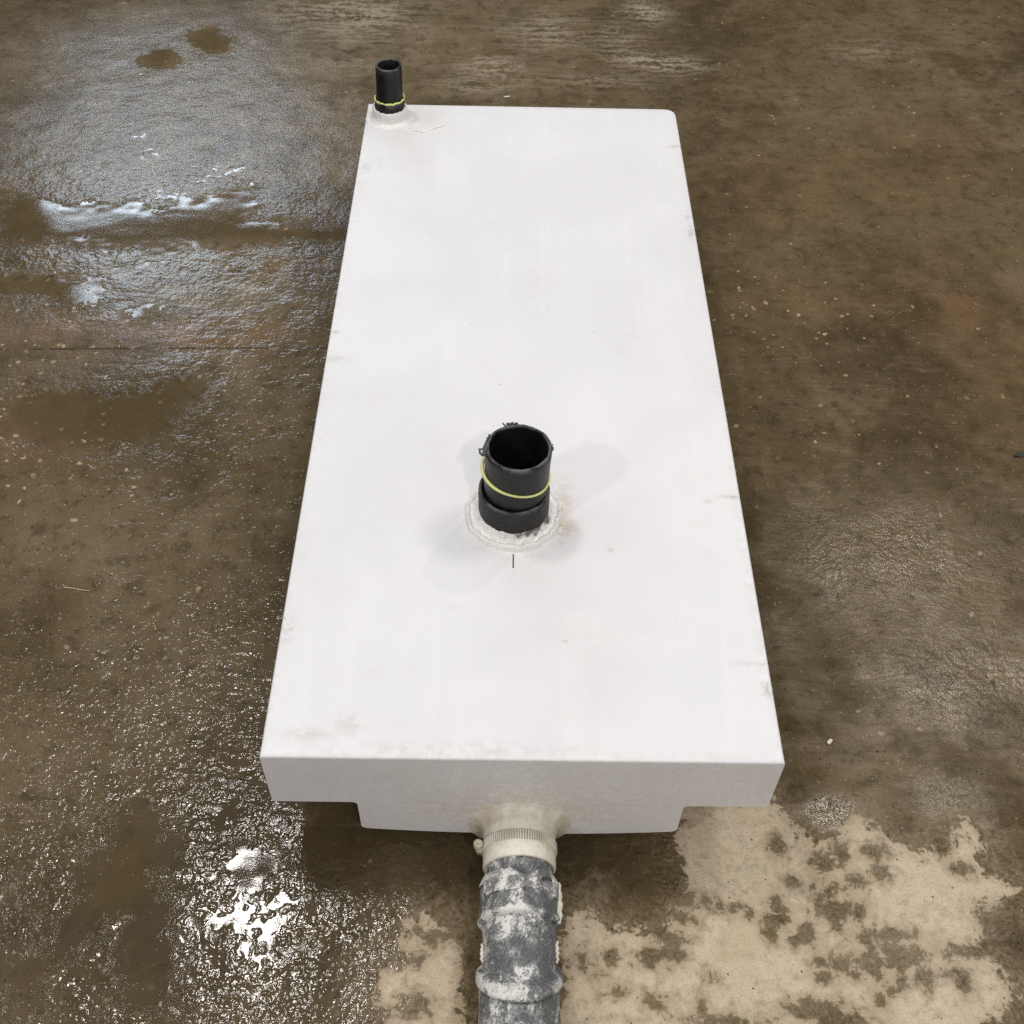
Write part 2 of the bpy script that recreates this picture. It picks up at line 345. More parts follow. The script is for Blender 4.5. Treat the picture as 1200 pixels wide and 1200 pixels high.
# ---- materials
def white_plastic():
    M = Mat('white_plastic'); P = M.pos(); q = M.sep(P)
    n1 = M.noise(P, 2.6, 5, .55); n2 = M.noise(P, 14, 5, .6); n3 = M.noise(P, 90, 4, .6)
    stv = M.noise(M.mapv(P, scale=(34,3,3)), 1, 4, .6)
    base = M.mix(M.sm(n1, .35, .65), (.765,.76,.782), (.80,.795,.812))
    base = M.mix(M.mul(M.sm(stv, .5, .72), .28), base, (.86,.855,.86))  # whitish streaks of reflection put into the top's colour
    cl = M.noise(P, 4.2, 3, .5, .6); base = M.mix(M.mul(M.sm(cl, .42, .62), .55), base, (.735,.725,.745))
    base = M.mix(M.mul(M.sm(n2, .55, .75), .12), base, (.62,.585,.53))
    # dirt towards the rims and on the front, with broken outlines
    ex = M.sub(.31, M.math('ABSOLUTE', q[0])); ey = M.math('MINIMUM', q[1], M.sub(1.471, q[1]))
    e = M.math('MINIMUM', ex, ey)
    rim = M.mul(M.sm(M.add(e, M.mul(M.sub(n2, .5), .05)), .022, .001), M.sm(n3, .38, .66))
    base = M.mix(M.mul(rim, .15), base, (.50,.44,.34))
    fr = M.mul(M.sm(q[1], .003, .0), M.sm(q[2], T-.004, T-.02))
    base = M.mix(M.mul(fr, M.sm(n2, .40, .66), .16), base, (.62,.58,.52))
    base = M.mix(M.mul(fr, M.gauss((q[0], q[2]), .0, .085, .12, .05), M.sm(n3, .3, .6), .6), base, (.60,.52,.37))
    scr = M.noise(M.mapv(P, scale=(30,6,240)), 1, 3, .7)
    base = M.mix(M.mul(fr, M.sm(scr, .64, .74), .5), base, (.88,.86,.82))
    # individual smudges and scuffs
    marks = [(-.205,.045,.020,.016,.45),(-.255,.030,.03,.008,.4),(-.07,.016,.12,.009,.3),(-.306,.185,.012,.02,.7),(.300,.42,.02,.0035,.8),(.262,.41,.006,.004,.6),
             (.304,.105,.008,.014,.8),(.29,.14,.02,.004,.5),(.300,1.33,.018,.006,.8),(.301,1.05,.008,.018,.7),(.300,1.10,.004,.012,.6),(-.306,.765,.01,.006,.9),(-.295,1.24,.010,.014,.5),(-.29,.70,.03,.008,.35),
             (.060,.350,.012,.010,.55),(.12,.32,.004,.004,.4),(.052,.33,.006,.006,.5),(.055,.17,.004,.003,.5),(-.09,.22,.02,.004,.2),(.175,.74,.03,.10,.10),(.03,.88,.025,.10,.10)]
    acc = None
    for (x0, y0, rx, ry, k) in marks:
        g = M.mul(M.gauss(q, x0, y0, rx, ry), k); acc = g if acc is None else M.math('MAXIMUM', acc, g)
    acc = M.mul(acc, M.sm(M.add(n3, M.mul(M.sub(n2, .5), .5)), .36, .60))
    base = M.mix(M.mul(acc, .62), base, (.30,.27,.22))
    rust = M.mul(M.math('MAXIMUM', M.mul(M.gauss(q, .056, .405, .014, .035), .8), M.gauss(q, .052, .36, .022, .018)), M.sm(n3, .3, .6))
    base = M.mix(M.mul(rust, .55), base, (.52,.36,.18))
    # wiped oval patches round the two necks
    wipe = M.mul(M.gauss(q, .0, .36, .12, .11), M.sm(n2, .35, .7)); base = M.mix(M.mul(wipe, .05), base, (.66,.62,.58))
    wipe2 = M.mul(M.gauss(q, -.225, 1.40, .07, .06), M.sm(n2, .35, .6)); base = M.mix(M.mul(wipe2, .45), base, (.60,.56,.49))
    # pencil tick in front of the filler
    tick = M.mul(M.sm(M.math('ABSOLUTE', M.sub(q[0], -.0125)), .0014, .0007), M.sm(M.math('ABSOLUTE', M.sub(q[1], .298)), .0125, .0115))
    base = M.mix(M.mul(tick, .92), base, (.035,.03,.03))
    dk, kc = M.voro(P, 60); dot = M.mul(M.math('GREATER_THAN', M.sep(kc)[0], .985), M.sm(dk, .12, .06))
    base = M.mix(M.mul(dot, .5), base, (.25,.22,.18))
    rough = M.add(.30, M.mul(n1, .12), M.mul(n2, .10), M.mul(rim, .15))
    N = M.bump(M.add(M.mul(n3, .4), n2), .0009, 1.)
    return M.out(base, rough, .45, N)
def black_plastic(name='black_polyethylene', lo=.005, hi=.013, rough=.42, dust=.25):
    M = Mat(name); P = M.pos()
    n1 = M.noise(P, 40, 4, .6); n2 = M.noise(M.mapv(P, scale=(220,220,40)), 1, 3, .6); n3 = M.noise(P, 260, 3, .7)
    base = M.mix(M.sm(n1, .3, .7), (lo, lo*1.03, lo*1.08), (hi*.8, hi*.82, hi*.84))
    base = M.mix(M.mul(M.sm(n3, .60, .74), dust), base, (.16,.155,.14))
    pt = M.n('ShaderNodeNewGeometry').outputs['Pointiness']
    worn = M.mul(M.sm(pt, .515, .56), M.sm(n1, .36, .60))
    base = M.mix(M.mul(worn, .8), base, (.14,.14,.135))
    N = M.bump(M.add(n2, M.mul(n3, .5)), .0004, 1.)
    return M.out(base, M.add(rough-.08, M.mul(n1, .22)), .34, N)
def weld_plastic(name='weld_plastic'):
    M = Mat(name); P = M.pos(); n1 = M.noise(P, 55, 5, .65); n2 = M.noise(P, 190, 3, .6)
    soot_tint = M.attr('soot_tint')
    base = M.mix(M.sm(n1, .35, .65), (.80,.785,.75), (.86,.85,.83))
    base = M.mix(M.mul(M.sm(n1, .52, .74), .16), base, (.60,.56,.48))
    k = M.sm(M.add(soot_tint, M.mul(M.sub(n1, .5), 1.6), M.mul(M.sub(n2, .5), .5)), .42, .75)
    base = M.mix(M.mul(k, .9), base, (.07,.062,.055))
    return M.out(base, .28, .5, M.bump(M.add(n1, M.mul(n2, .15)), .0011, 1.))
def simple(name, col, rough, bump=0., col2=None, sc=80.):
    M = Mat(name); P = M.pos(); n1 = M.noise(P, sc, 4, .6)
    return M.out(M.mix(M.sm(n1, .35, .65), col, col2 or tuple(x*.75 for x in col)), rough, .5, M.bump(n1, bump, 1.) if bump else None)
def band_plastic():
    M = Mat('ribbed_band'); P = M.pos(); q = M.sep(P); n1 = M.noise(P, 45, 5, .6)
    ang = M.math('ARCTAN2', M.sub(q[2], .0505), M.add(q[0], .0005))
    rib = M.sm(M.math('SINE', M.mul(ang, 92.)), -.2, .5)
    mid = M.sm(M.math('ABSOLUTE', M.add(q[1], .0365)), .0062, .0050)
    top = M.sm(M.math('ABSOLUTE', M.sub(ang, 1.62)), .95, .55)
    base = M.mix(M.sm(n1, .38, .62), (.70,.65,.52), (.80,.77,.68))
    base = M.mix(M.mul(rib, mid, top, .75), base, (.30,.25,.16))
    edge = M.sm(M.math('ABSOLUTE', M.sub(M.math('ABSOLUTE', M.add(q[1], .0365)), .0068)), .0012, .0003)
    base = M.mix(M.mul(edge, .45), base, (.33,.28,.19))
    return M.out(base, .4, .5, M.bump(M.mul(rib, mid, top, -1.), .0015, 1.))
def crusted(name, k=0., dark=(.022,.025,.032)):
    """black pipe under dried, rubbed grey-white residue"""
    M = Mat(name); P = M.pos()
    w = M.noise(P, 30, 3, .5, col=True)
    v = M.n('ShaderNodeVectorMath', operation='MULTIPLY_ADD'); M.put(v.inputs[0], w); v.inputs[1].default_value = (.03,.03,.03); M.put(v.inputs[2], P)
    Q = v.outputs[0]
    n1 = M.noise(Q, 26, 8, .66); n2 = M.noise(Q, 75, 6, .68); n3 = M.noise(P, 330, 3, .65)
    q = M.sep(P)
    side = M.sm(q[0], .05, -.05, -.09, .11)               # heavier on the left
    rub = M.noise(M.mapv(Q, scale=(60,14,60)), 1, 4, .65)            # rubbed lengthwise
    t = M.add(n1, M.mul(M.sub(n2, .5), .70), M.mul(M.sub(rub, .5), .70), M.mul(M.sub(n3, .5), .40), side, k, M.mul(M.attr('ridge'), .16))
    base = M.mix(M.sm(t, .26, .42), dark, (.135,.143,.156))
    base = M.mix(M.sm(t, .44, .62), base, (.23,.238,.248))
    base = M.mix(M.sm(t, .56, .74), base, (.42,.425,.42))
    base = M.mix(M.sm(t, .70, .84), base, (.72,.715,.68))
    crack = M.mul(M.sm(M.math('ABSOLUTE', M.sub(n2, .47)), .022, .004), M.sm(n1, .42, .60))
    base = M.mix(M.mul(crack, .7), base, (.012,.013,.015))
    return M.out(base, M.sm(t, .4, .75, .36, .9), .5, M.bump(M.add(M.sm(t, .4, .8), M.mul(n3, .4)), .0034, 1.))

MW = white_plastic(); MB = black_plastic(); MBR = black_plastic('black_socket_plastic', .006, .018, .48, .45)
MWELD = weld_plastic(); MY = simple('yellow_rubber', (.80,.82,.30), .45, .0003, (.74,.77,.33), 60)
MYM = simple('yellow_marker', (.76,.83,.30), .5, .0005, (.62,.70,.22), 200)

# ---- the tank
tank = bpy.data.objects.new('holding_tank', None); C.objects.link(tank); tank.empty_display_size = .1
prop(tank, 'long flat white plastic tank with black pipe necks lying on the wet concrete floor', 'tank')

def make_body():
    W, L, h1, h2, ws = .31, 1.471, .1124, .1845, .2045
    bev = .0035; rc = .018
    bm = bmesh.new(); nx, ny = 63, 148
    def plan(x, y, inset):
        # back right corner is bent to a radius, the other three are welded sharp
        hx, hy = W-inset, L-inset; r = rc
        cx, cy = hx-r, hy-r
        if x > cx and y > cy:
            a, b = (x-cx)/r, (y-cy)/r; mx = max(a, b); nn = math.hypot(a, b)
            if nn > 1e-9: x, y = cx + a/nn*mx*r, cy + b/nn*mx*r
        return x, y
    def sag(x, y):
        e = min(W-abs(x), y, L-y); w = min(1., max(0., e/.06)); w = w*w*(3-2*w)
        return w*(.0022*fbm((x, y, .3), 3.5, 2) + .0010*fbm((x*1.0, y, 2.), 9, 2) + .0016*math.cos(x/W*1.5)*math.sin(math.pi*y/L))
    xs = [-(W-bev) + 2*(W-bev)*i/nx for i in range(nx+1)]
    ys = [bev + (L-2*bev)*j/ny for j in range(ny+1)]
    xs = xs[:-1] + [W-bev-rc*t for t in (.8,.6,.4,.2)][0:0] + [xs[-1]]
    V = [[None]*(nx+1) for _ in range(ny+1)]
    for j, y in enumerate(ys):
        for i, x in enumerate(xs):
            px_, py_ = plan(x, y, bev); V[j][i] = bm.verts.new((px_, py_, T + sag(px_, py_)))
    for j in range(ny):
        for i in range(nx): bm.faces.new((V[j][i], V[j][i+1], V[j+1][i+1], V[j+1][i]))
    loop = [V[0][i] for i in range(nx+1)] + [V[j][nx] for j in range(1, ny+1)] + [V[ny][i] for i in range(nx-1, -1, -1)] + [V[j][0] for j in range(ny-1, 0, -1)]
    def outward(v):
        x, y = v.co.x, v.co.y; cx, cy = W-bev-rc, L-bev-rc
        if x > cx and y > cy: return ((x-cx)/rc, (y-cy)/rc)
        ox = 1 if x > W-bev-1e-5 else (-1 if x < -(W-bev)+1e-5 else 0)
        oy = 1 if y > L-bev-1e-5 else (-1 if y < bev+1e-5 else 0)
        return (ox, oy)
    dirs = [outward(v) for v in loop]; base = [(v.co.x, v.co.y) for v in loop]
    prev = loop
    rings = [(bev*math.sin(a), -bev*(1-math.cos(a))) for a in (math.pi/8, math.pi/4, 3*math.pi/8, math.pi/2)] + [(bev, -.02), (bev, -.05), (bev, -h1)]
    for (o, dz) in rings:
        cur = [bm.verts.new((b[0]+d[0]*o, b[1]+d[1]*o, T+dz)) for b, d in zip(base, dirs)]
        n = len(cur)
        for k in range(n): bm.faces.new((prev[k], prev[(k+1) % n], cur[(k+1) % n], cur[k]))
        prev = cur
    bm.faces.new(prev)
    # the lower step, its belly sagging towards the middle
    prof = []
    for a in (0, 22, 45, 67, 90): prof.append((-(ws+.007) + .007*math.sin(math.radians(a)), -h1-.0001-.007*(1-math.cos(math.radians(a)))))
    for a in (0, 22, 45, 67, 90): prof.append((-ws+.007*(1-math.cos(math.radians(a))), -h2+.007-.007*math.sin(math.radians(a))))
    n_in = 14
    for i in range(1, n_in): prof.append((-ws+.007 + 2*(ws-.007)*i/n_in, -h2))
    prof += [(-x, z) for x, z in prof[:10]][::-1]
    yy = [0., .004, .05, .12, .25, .4, .6, .8, 1., 1.2, 1.35, 1.44, L-.001]
    rows = []
    for y in yy:
        row = []
        for x, z in prof:
            s = max(0., 1-(x/ws)**2) if z <= -h2+.0001 else 0
            b = .0115 + .0163*math.sin(math.pi*min(1, max(0, y/L)))
            row.append(bm.verts.new((x, y, T+z-s*b)))
        rows.append(row)
    for a, b in zip(rows[:-1], rows[1:]):
        for k in range(len(prof)-1): bm.faces.new((a[k], a[k+1], b[k+1], b[k]))
    bm.faces.new(rows[0]); bm.faces.new(rows[-1])
    me_o = link('tank_body', bm, MW, tank)
    for p in me_o.data.polygons:
        n = p.normal
        p.use_smooth = not (abs(n.y) > .999 or abs(n.x) > .999 or n.z < -.9)
    return me_o
make_body()

def soot_tint_attr(o, fn):
    me = o.data; at = me.attributes.new('soot_tint', 'FLOAT', 'POINT')
    at.data.foreach_set('value', [float(fn(v.co)) for v in me.vertices])

# ---- filler pipe in the middle
cx, cy = -.0125, .381
def wob(k, amp, sc, seed): return lambda a, r, hh: (amp*fbm((math.cos(a)*sc, math.sin(a)*sc, seed+hh*k), 1., 3), amp*.6*fbm((math.cos(a)*sc+5, math.sin(a)*sc, seed+r*k), 1., 3))
TX = .0045                       # the pipe leans a little to the right
bm = bmesh.new()
pr = [(.0385,.0),(.0385,.04),(.0385,.08),(.0385,.115),(.0384,.131),(.0390,.1345),(.0405,.1358),(.0425,.1352),(.0440,.1335),(.0441,.128),(.0437,.11),(.0434,.08),(.0432,.05),(.0432,.0)]
lathe(bm, pr, seg=96, jit=lambda a, r, hh: ((.0006*fbm((math.cos(a)*3, math.sin(a)*3, hh*10), 1., 3), .0011*fbm((math.cos(a)*4, math.sin(a)*4, 7.), 1., 4)) if hh > .12 else (0, 0)))
for v in bm.verts: v.co.x += TX*v.co.z/.135 + cx; v.co.y += cy; v.co.z += T-.0
pipe = link('filler_pipe', bm, MB, tank, label='wide black pipe neck in the middle of the tank top')
bm = bmesh.new()
lathe(bm, [(.0433,.040),(.0434,.0535),(.0446,.0570),(.0462,.0580),(.0478,.0572),(.0486,.0545),(.0488,.045),(.0488,.02),(.0492,.004),(.0492,-.0)], (cx,cy,T), 96, jit=wob(60,.0005,5,3))
sock = link('socket', bm, MBR, pipe)
# black disc standing in for the darkness inside the neck
bm = bmesh.new()
rows = lathe(bm, [(.0386,.003),(.0001,.003)], (cx,cy,T), 48)
link('neck_dark', bm, MB, pipe)
# yellow rubber ring slung round the pipe, slack on the left
bm = bmesh.new(); pts = []
for k in range(72):
    a = 2*math.pi*k/72; ca, sa = math.cos(a), math.sin(a)
    slack = .0026*max(0, -ca)**2
    pts.append((cx+.0030+(.0440+slack)*ca, cy+.0440*sa, T+.0895-.0080*ca+.0030*sa+.0012*math.sin(3*a)))
tube(bm, pts, lambda i: .0016+.0009*max(0., -math.cos(2*math.pi*i/72)), 10, True)
link('yellow_ring', bm, MY, pipe)
# weld bead
bm = bmesh.new()
lathe(bm, [(.0485,.018),(.0500,.0145),(.0525,.0105),(.0555,.0076),(.0585,.0060),(.0606,.0064),(.0622,.0086),(.0640,.0098),(.0658,.0088),(.0672,.0054),(.0682,-.0006)], (cx,cy,T), 160,
      jit=lambda a, r, hh: ((.0034*fbm((math.cos(a)*3.5, math.sin(a)*3.5, 1.), 1., 4) + (.0016*fbm((math.cos(a)*24, math.sin(a)*24, 1.), 1., 2) if r > .06 else 0)) if r > .05 else 0,
                            .0020*fbm((math.cos(a)*9, math.sin(a)*9, r*130), 1., 4) if r < .067 else 0))
wo = link('weld_bead', bm, MWELD, pipe)
def soot_tint(v):
    a = math.atan2(v.y-cy, v.x-cx); r = math.hypot(v.x-cx, v.y-cy)
    d = abs((a-math.radians(-48)+math.pi) % (2*math.pi)-math.pi)
    return max(0., 1-(r-.0485)/.0125)*(.40+.55*math.exp(-(d/.65)**2))-(.15 if r > .061 else 0)
soot_tint_attr(wo, soot_tint)
# blobs of weld spatter
for (dx, dy, r) in [(.016,-.0565,.0035),(-.062,.034,.0024)]:
    bm = bmesh.new(); g = bmesh.ops.create_icosphere(bm, subdivisions=3, radius=r)
    for v in g['verts']: v.co = Vector((v.co.x*1.05+cx+dx, v.co.y+cy+dy, max(v.co.z*.8, -.001)+T+(.0075 if r > .003 else .0005)))
    sp_ = link('weld_spatter', bm, MWELD, pipe); soot_tint_attr(sp_, lambda v: -1)
# shavings left by the saw on the rim
def shaving(a0, a1, n, out, rise, thick, seed):
    rr = random.Random(seed); pts = []; bm = bmesh.new()
    for i in range(n):
        a = a0+(a1-a0)*i/(n-1)
        r = .0432 + out*rr.uniform(-.2, 1); pts.append((cx+TX+r*math.cos(a), cy+r*math.sin(a), T+.1345+rise*rr.uniform(-.3, 1)))
    tube(bm, pts, lambda i: thick*(1.0-.5*abs(i/(n-1)-.4)), 6)
    link('saw_shaving', bm, MB, pipe)
R_ = math.radians
shaving(R_(110), R_(92), 7, .002, .0025, .0021, 1); shaving(R_(118), R_(106), 4, .002, .005, .0015, 2)
shaving(R_(172), R_(205), 9, .0045, .003, .0019, 3); shaving(R_(150), R_(172), 8, .002, .002, .0014, 6); shaving(R_(-8), R_(8), 5, .002, .002, .0012, 5)
bm = bmesh.new()
tube(bm, [(cx+TX-.042, cy-.003, T+.133), (cx+TX-.047, cy-.004, T+.1345), (cx+TX-.0515, cy-.002, T+.1325), (cx+TX-.0505, cy-.006, T+.129), (cx+TX-.046, cy-.009, T+.127)], .0017, 6)
link('saw_shaving', bm, MB, pipe)

# ---- vent pipe at the back left corner
vx, vy = -.2615, 1.420
bm = bmesh.new()
lathe(bm, [(.0205,.0),(.0205,.05),(.0205,.108),(.0212,.110),(.0235,.1103),(.0249,.1095),(.0253,.107),(.0254,.08),(.0255,.0)], seg=64,
      jit=lambda a, r, hh: (0, .0007*fbm((math.cos(a)*3, math.sin(a)*3, 2.), 1., 3)) if hh > .1 else (0, 0))
for v in bm.verts: v.co.x += vx + .0035*v.co.z/.11; v.co.y += vy; v.co.z += T
vent = link('vent_pipe', bm, MB, tank, label='narrow black pipe neck at the back left corner')
bm = bmesh.new(); lathe(bm, [(.0206,.004),(.0001,.004)], (vx,vy,T), 32); link('neck_dark', bm, MB, vent)  # black disc standing in for the vent's dark inside
bm = bmesh.new()
lathe(bm, [(.0256,.036),(.0262,.0435),(.0282,.0440),(.0292,.0425),(.0292,.030),(.0288,.015),(.0288,.0)], (vx+.001,vy,T), 64, jit=wob(60,.0006,5,9))
link('socket', bm, MBR, vent)
bm = bmesh.new(); pts = []
for k in range(64):
    a = 2*math.pi*k/64
    pts.append((vx+.001+(.0283+.0006*fbm((math.cos(a)*6, math.sin(a)*6, 4), 1., 3))*math.cos(a), vy+.0283*math.sin(a), T+.0425+.0020*fbm((math.cos(a)*4, math.sin(a)*4, 1), 1., 4)))
tube(bm, pts, lambda i: .0019+.0009*fbm((math.cos(i*.098)*6, math.sin(i*.098)*6, 0), 1., 3), 8, True)
link('yellow_mark', bm, MYM, vent)
bm = bmesh.new()
lathe(bm, [(.0290,.0225),(.0308,.0250),(.0328,.0242),(.0340,.0205),(.0344,.0130),(.0342,.0070),(.0375,.0030),(.0430,.0012),(.0480,-.0005)], (vx,vy,T), 120,
      jit=lambda a, r, hh: (.0015*fbm((math.cos(a)*6, math.sin(a)*6, 1+r*50), 1., 4), (.0020 if r < .036 else .0006)*fbm((math.cos(a)*7, math.sin(a)*7, r*90), 1., 4) if hh > 0 else 0))
vo = link('weld_neck', bm, MWELD, vent)
soot_tint_attr(vo, lambda v: .30*max(0, 1-abs(v.z-T-.005)/.005) + (.20 if v.x > vx-.006 and v.z > T+.004 else .10 if v.z > T+.004 else -.05))  # grey tint, stronger on the right side and round the foot
# smeared ridges of weld left by the trowel beside it
bm = bmesh.new()
def smear(pts, w):
    n = 18; P_ = []
    for i in range(n):
        t = i/(n-1)*(len(pts)-1); k = min(int(t), len(pts)-2); f = t-k
        a, b = Vector(pts[k]), Vector(pts[k+1]); P_.append(a.lerp(b, f) + Vector((.0008*math.sin(i*2.1), .0012*math.sin(i*1.3), 0)))
    tube(bm, P_, lambda i: w*(.35+.65*math.sin(math.pi*(i+.5)/n)), 8)
smear([(vx+.015, vy-.052, T+.0004), (vx+.05, vy-.049, T+.0008), (vx+.072, vy-.057, T+.0016)], .0024)
smear([(vx+.066, vy-.058, T+.0006), (vx+.088, vy-.040, T+.0012), (vx+.112, vy-.026, T+.0010)], .0030)
sm_ = link('weld_smear', bm, MWELD, vent); soot_tint_attr(sm_, lambda v: -1)

# ---- outlet spigot in the front face
az, ax_ = .0505, -.0005          # height and x of the outlet's axis
M_ = Mat('cream_plastic'); P_ = M_.pos(); n1_ = M_.noise(P_, 45, 5, .6); n2_ = M_.noise(P_, 160, 3, .6)
b_ = M_.mix(M_.sm(n1_, .38, .62), (.70,.65,.53), (.78,.745,.66)); b_ = M_.mix(M_.mul(M_.sm(n2_, .52, .70), .35), b_, (.45,.38,.27))
MCREAM = M_.out(b_, .5, .4, M_.bump(n1_, .001, 1.))
bm = bmesh.new()
fl = [(.0462,-.0005),(.0462,.012),(.0460,.0230),(.0458,.034),(.0458,.062)]
fl += [(.0448,.0635),(.0400,.0635),(.0400,.045)]
lathe(bm, fl, (ax_,0,az), 120, 'Y', jit=lambda a, r, hh: (.0003*fbm((math.cos(a)*9, math.sin(a)*9, hh*80), 1., 3), 0))
# nothing may sink into the floor
for v in bm.verts: v.co.z = max(v.co.z, .0015)
spig = link('outlet_spigot', bm, MCREAM, tank, label='dusty cream outlet collar low on the front face')
bm = bmesh.new()                 # welded fillet, fuller at the sides than on top
lathe(bm, [(.0690,-.0010),(.0640,.0006),(.0585,.0022),(.0540,.0048),(.0505,.0085),(.0480,.0130),(.0463,.0180),(.0455,.0185)], (ax_,0,az), 140, 'Y',
      jit=lambda a, r, hh: (-(r-.046)*.52*max(0., math.sin(a))**1.5 + .0010*fbm((math.cos(a)*5, math.sin(a)*5, hh*60), 1., 4)*(r > .047), 0))
for v in bm.verts: v.co.z = max(v.co.z, .0012)
link('weld_fillet', bm, simple('stained_weld', (.70,.67,.60), .45, .0008, (.56,.51,.41), 40), spig)
bm = bmesh.new()                 # ribbed worm-drive band
seg = 288; k_rib = lambda a: int(round(a/(2*math.pi)*288)) % 3 == 0 and abs(math.degrees(a)-90) < 62; prof_ = [(.0455,.0300),(.0474,.0303),(.0479,.0315),(.0479,.0365),(.0479,.0415),(.0474,.0427),(.0455,.0430)]
lathe(bm, prof_, (ax_,0,az), seg, 'Y', jit=lambda a, r, hh: ((-.0016 if (k_rib(a) and r > .0476) else 0), 0))
link('hose_clamp', bm, band_plastic(), spig)
bm = bmesh.new()                 # its screw housing on the left
g = bmesh.ops.create_cube(bm, size=1); 
for v in g['verts']: v.co = Vector((v.co.x*.010, v.co.y*.013, v.co.z*.016))
bmesh.ops.bevel(bm, geom=bm.edges[:], offset=.002, segments=2, affect='EDGES')
lathe(bm, [(.0001,-.006),(.0056,-.006),(.0060,-.004),(.0060,.004),(.0052,.006),(.0022,.0062),(.0020,.0052),(.0001,.0052)], (-.002,0,.010), 14)
for v in bm.verts: v.co += Vector((ax_-.0500, -.037, az+.004))
link('clamp_screw', bm, simple('dull_steel', (.58,.53,.42), .45, .0006, (.42,.37,.28), 120), spig)

# ---- black drain pipe coupled to the spigot, running out of the picture
def yat(py, r): return -float(ground(608, py, az+r)[1])      # distance in front of the tank
def ridge_attr(o, f):
    at = o.data.attributes.new('ridge', 'FLOAT', 'POINT'); at.data.foreach_set('value', [float(f(v.co)) for v in o.data.vertices])
def pipe_rows(bm, prof, seg=110, jit=None, lean=None):
    rows = []
    for (r, s) in prof:
        row = []
        for k in range(seg):
            a = 2*math.pi*k/seg; dr = jit(a, r, s) if jit else 0
            x, z = (r+dr)*math.cos(a), (r+dr)*math.sin(a)
            ks = lean(s) if lean else 0
            row.append(bm.verts.new((ax_+x+.0035*(s-.06)/.2*0, -(s + ks*z), max(az+z, .001))))
        rows.append(row)
    for a, b in zip(rows[:-1], rows[1:]):
        for k in range(seg): bm.faces.new((a[k], a[(k+1) % seg], b[(k+1) % seg], b[k]))
    return rows
def dens(prof, step=.0035):
    o = [prof[0]]
    for a, b in zip(prof[:-1], prof[1:]):
        n = max(1, int(math.hypot(b[0]-a[0], b[1]-a[1])/step))
        o += [(a[0]+(b[0]-a[0])*i/n, a[1]+(b[1]-a[1])*i/n) for i in range(1, n+1)]
    return o
y_col0, y_col1, y_rid, y_end = yat(1022, .048), yat(1067, .047), yat(1143, .0), .62
KL = (yat(1166, .049)-y_rid)/.049      # the far socket sits askew, leaning out at the top
lean = lambda s: KL*min(1, max(0, (s-y_col1)/(y_rid-y_col1)))**1.5
rough_j = lambda amp, sc: (lambda a, r, s: amp*fbm((math.cos(a)*.045*sc, math.sin(a)*.045*sc, s*sc), 1., 5))
bm = bmesh.new()
pipe_rows(bm, dens([(.0418,.045),(.0420,y_col0-.004),(.0424,y_col0+.02),(.0440,y_col1),(.0442,y_rid-.003)]), jit=rough_j(.0012, 45), lean=lean)
dp = link('drain_pipe', bm, crusted('smeared_black_pipe', .15), tank, label='black drain pipe smeared with dried grey residue')
bm = bmesh.new()                 # thick collar next to the clamp
pipe_rows(bm, dens([(.0420,y_col0-.001),(.0455,y_col0),(.0475,y_col0+.004),(.0480,y_col0+.015),(.0480,y_col1-.010),(.0502,y_col1-.006),(.0506,y_col1-.002),(.0490,y_col1),(.0438,y_col1+.002)], .0025), jit=rough_j(.0016, 55))
co2 = link('collar', bm, crusted('crusted_collar', .14), dp); ridge_attr(co2, lambda v: max(0, 1-abs(-v.y-y_col1+.002)/.006))
bm = bmesh.new()                 # far socket with its ridge
pipe_rows(bm, dens([(.0436,y_rid-.008),(.0478,y_rid-.0065),(.0512,y_rid-.003),(.0520,y_rid+.002),(.0514,y_rid+.006),(.0490,y_rid+.0085),(.0468,y_rid+.0095),(.0470,y_rid+.05),(.0480,y_end),(.0430,y_end),(.0430,y_end-.05)], .004), jit=rough_j(.0010, 45), lean=lean)
so2 = link('socket', bm, crusted('smeared_socket', .12), dp); ridge_attr(so2, lambda v: max(0, 1-abs(math.hypot(v.x-ax_, v.z-az)-.0518)/.0035) if v.z > .01 else 0)
# flaking crust that bridges collar and pipe: a broken shell with a ragged edge
bm = bmesh.new(); seg, ns = 150, 34; grid = []
for j in range(ns):
    s = y_col0-.013 + .040*j/(ns-1); row = []
    for k in range(seg):
        a = math.radians(8) + math.radians(164)*k/(seg-1)
        r = .0442 + .0058*min(1, max(0, (s-(y_col0-.013))/.013)) + .0013*fbm((a*4, s*70, 3), 1., 4)
        row.append((a, s, r))
    grid.append(row)
def keep(a, s):
    d = math.degrees(a); n = fbm((a*3.2, s*55, 9.), 1., 4)
    front = y_col0-.0105 + .013*math.exp(-((d-82)/17)**2) + .003*math.exp(-((d-130)/20)**2)
    back = y_col0+.021 - .006*abs(n)
    hole = ((d-45)/14)**2 + ((s-(y_col0+.011))/.013)**2 < 1+.5*n
    hole2 = d > 150 and s > y_col0+.002
    return front + .0035*n < s < back and not hole and not hole2
vmap = {}
def vv(j, k, off):
    key = (j, k, off)
    if key not in vmap:
        a, s, r = grid[j][k]; rr = r-off
        vmap[key] = bm.verts.new((ax_+rr*math.cos(a), -s, az+rr*math.sin(a)))
    return vmap[key]
cells = {(j, k) for j in range(ns-1) for k in range(seg-1) if keep(*[grid[j][k][i] for i in (0, 1)])}
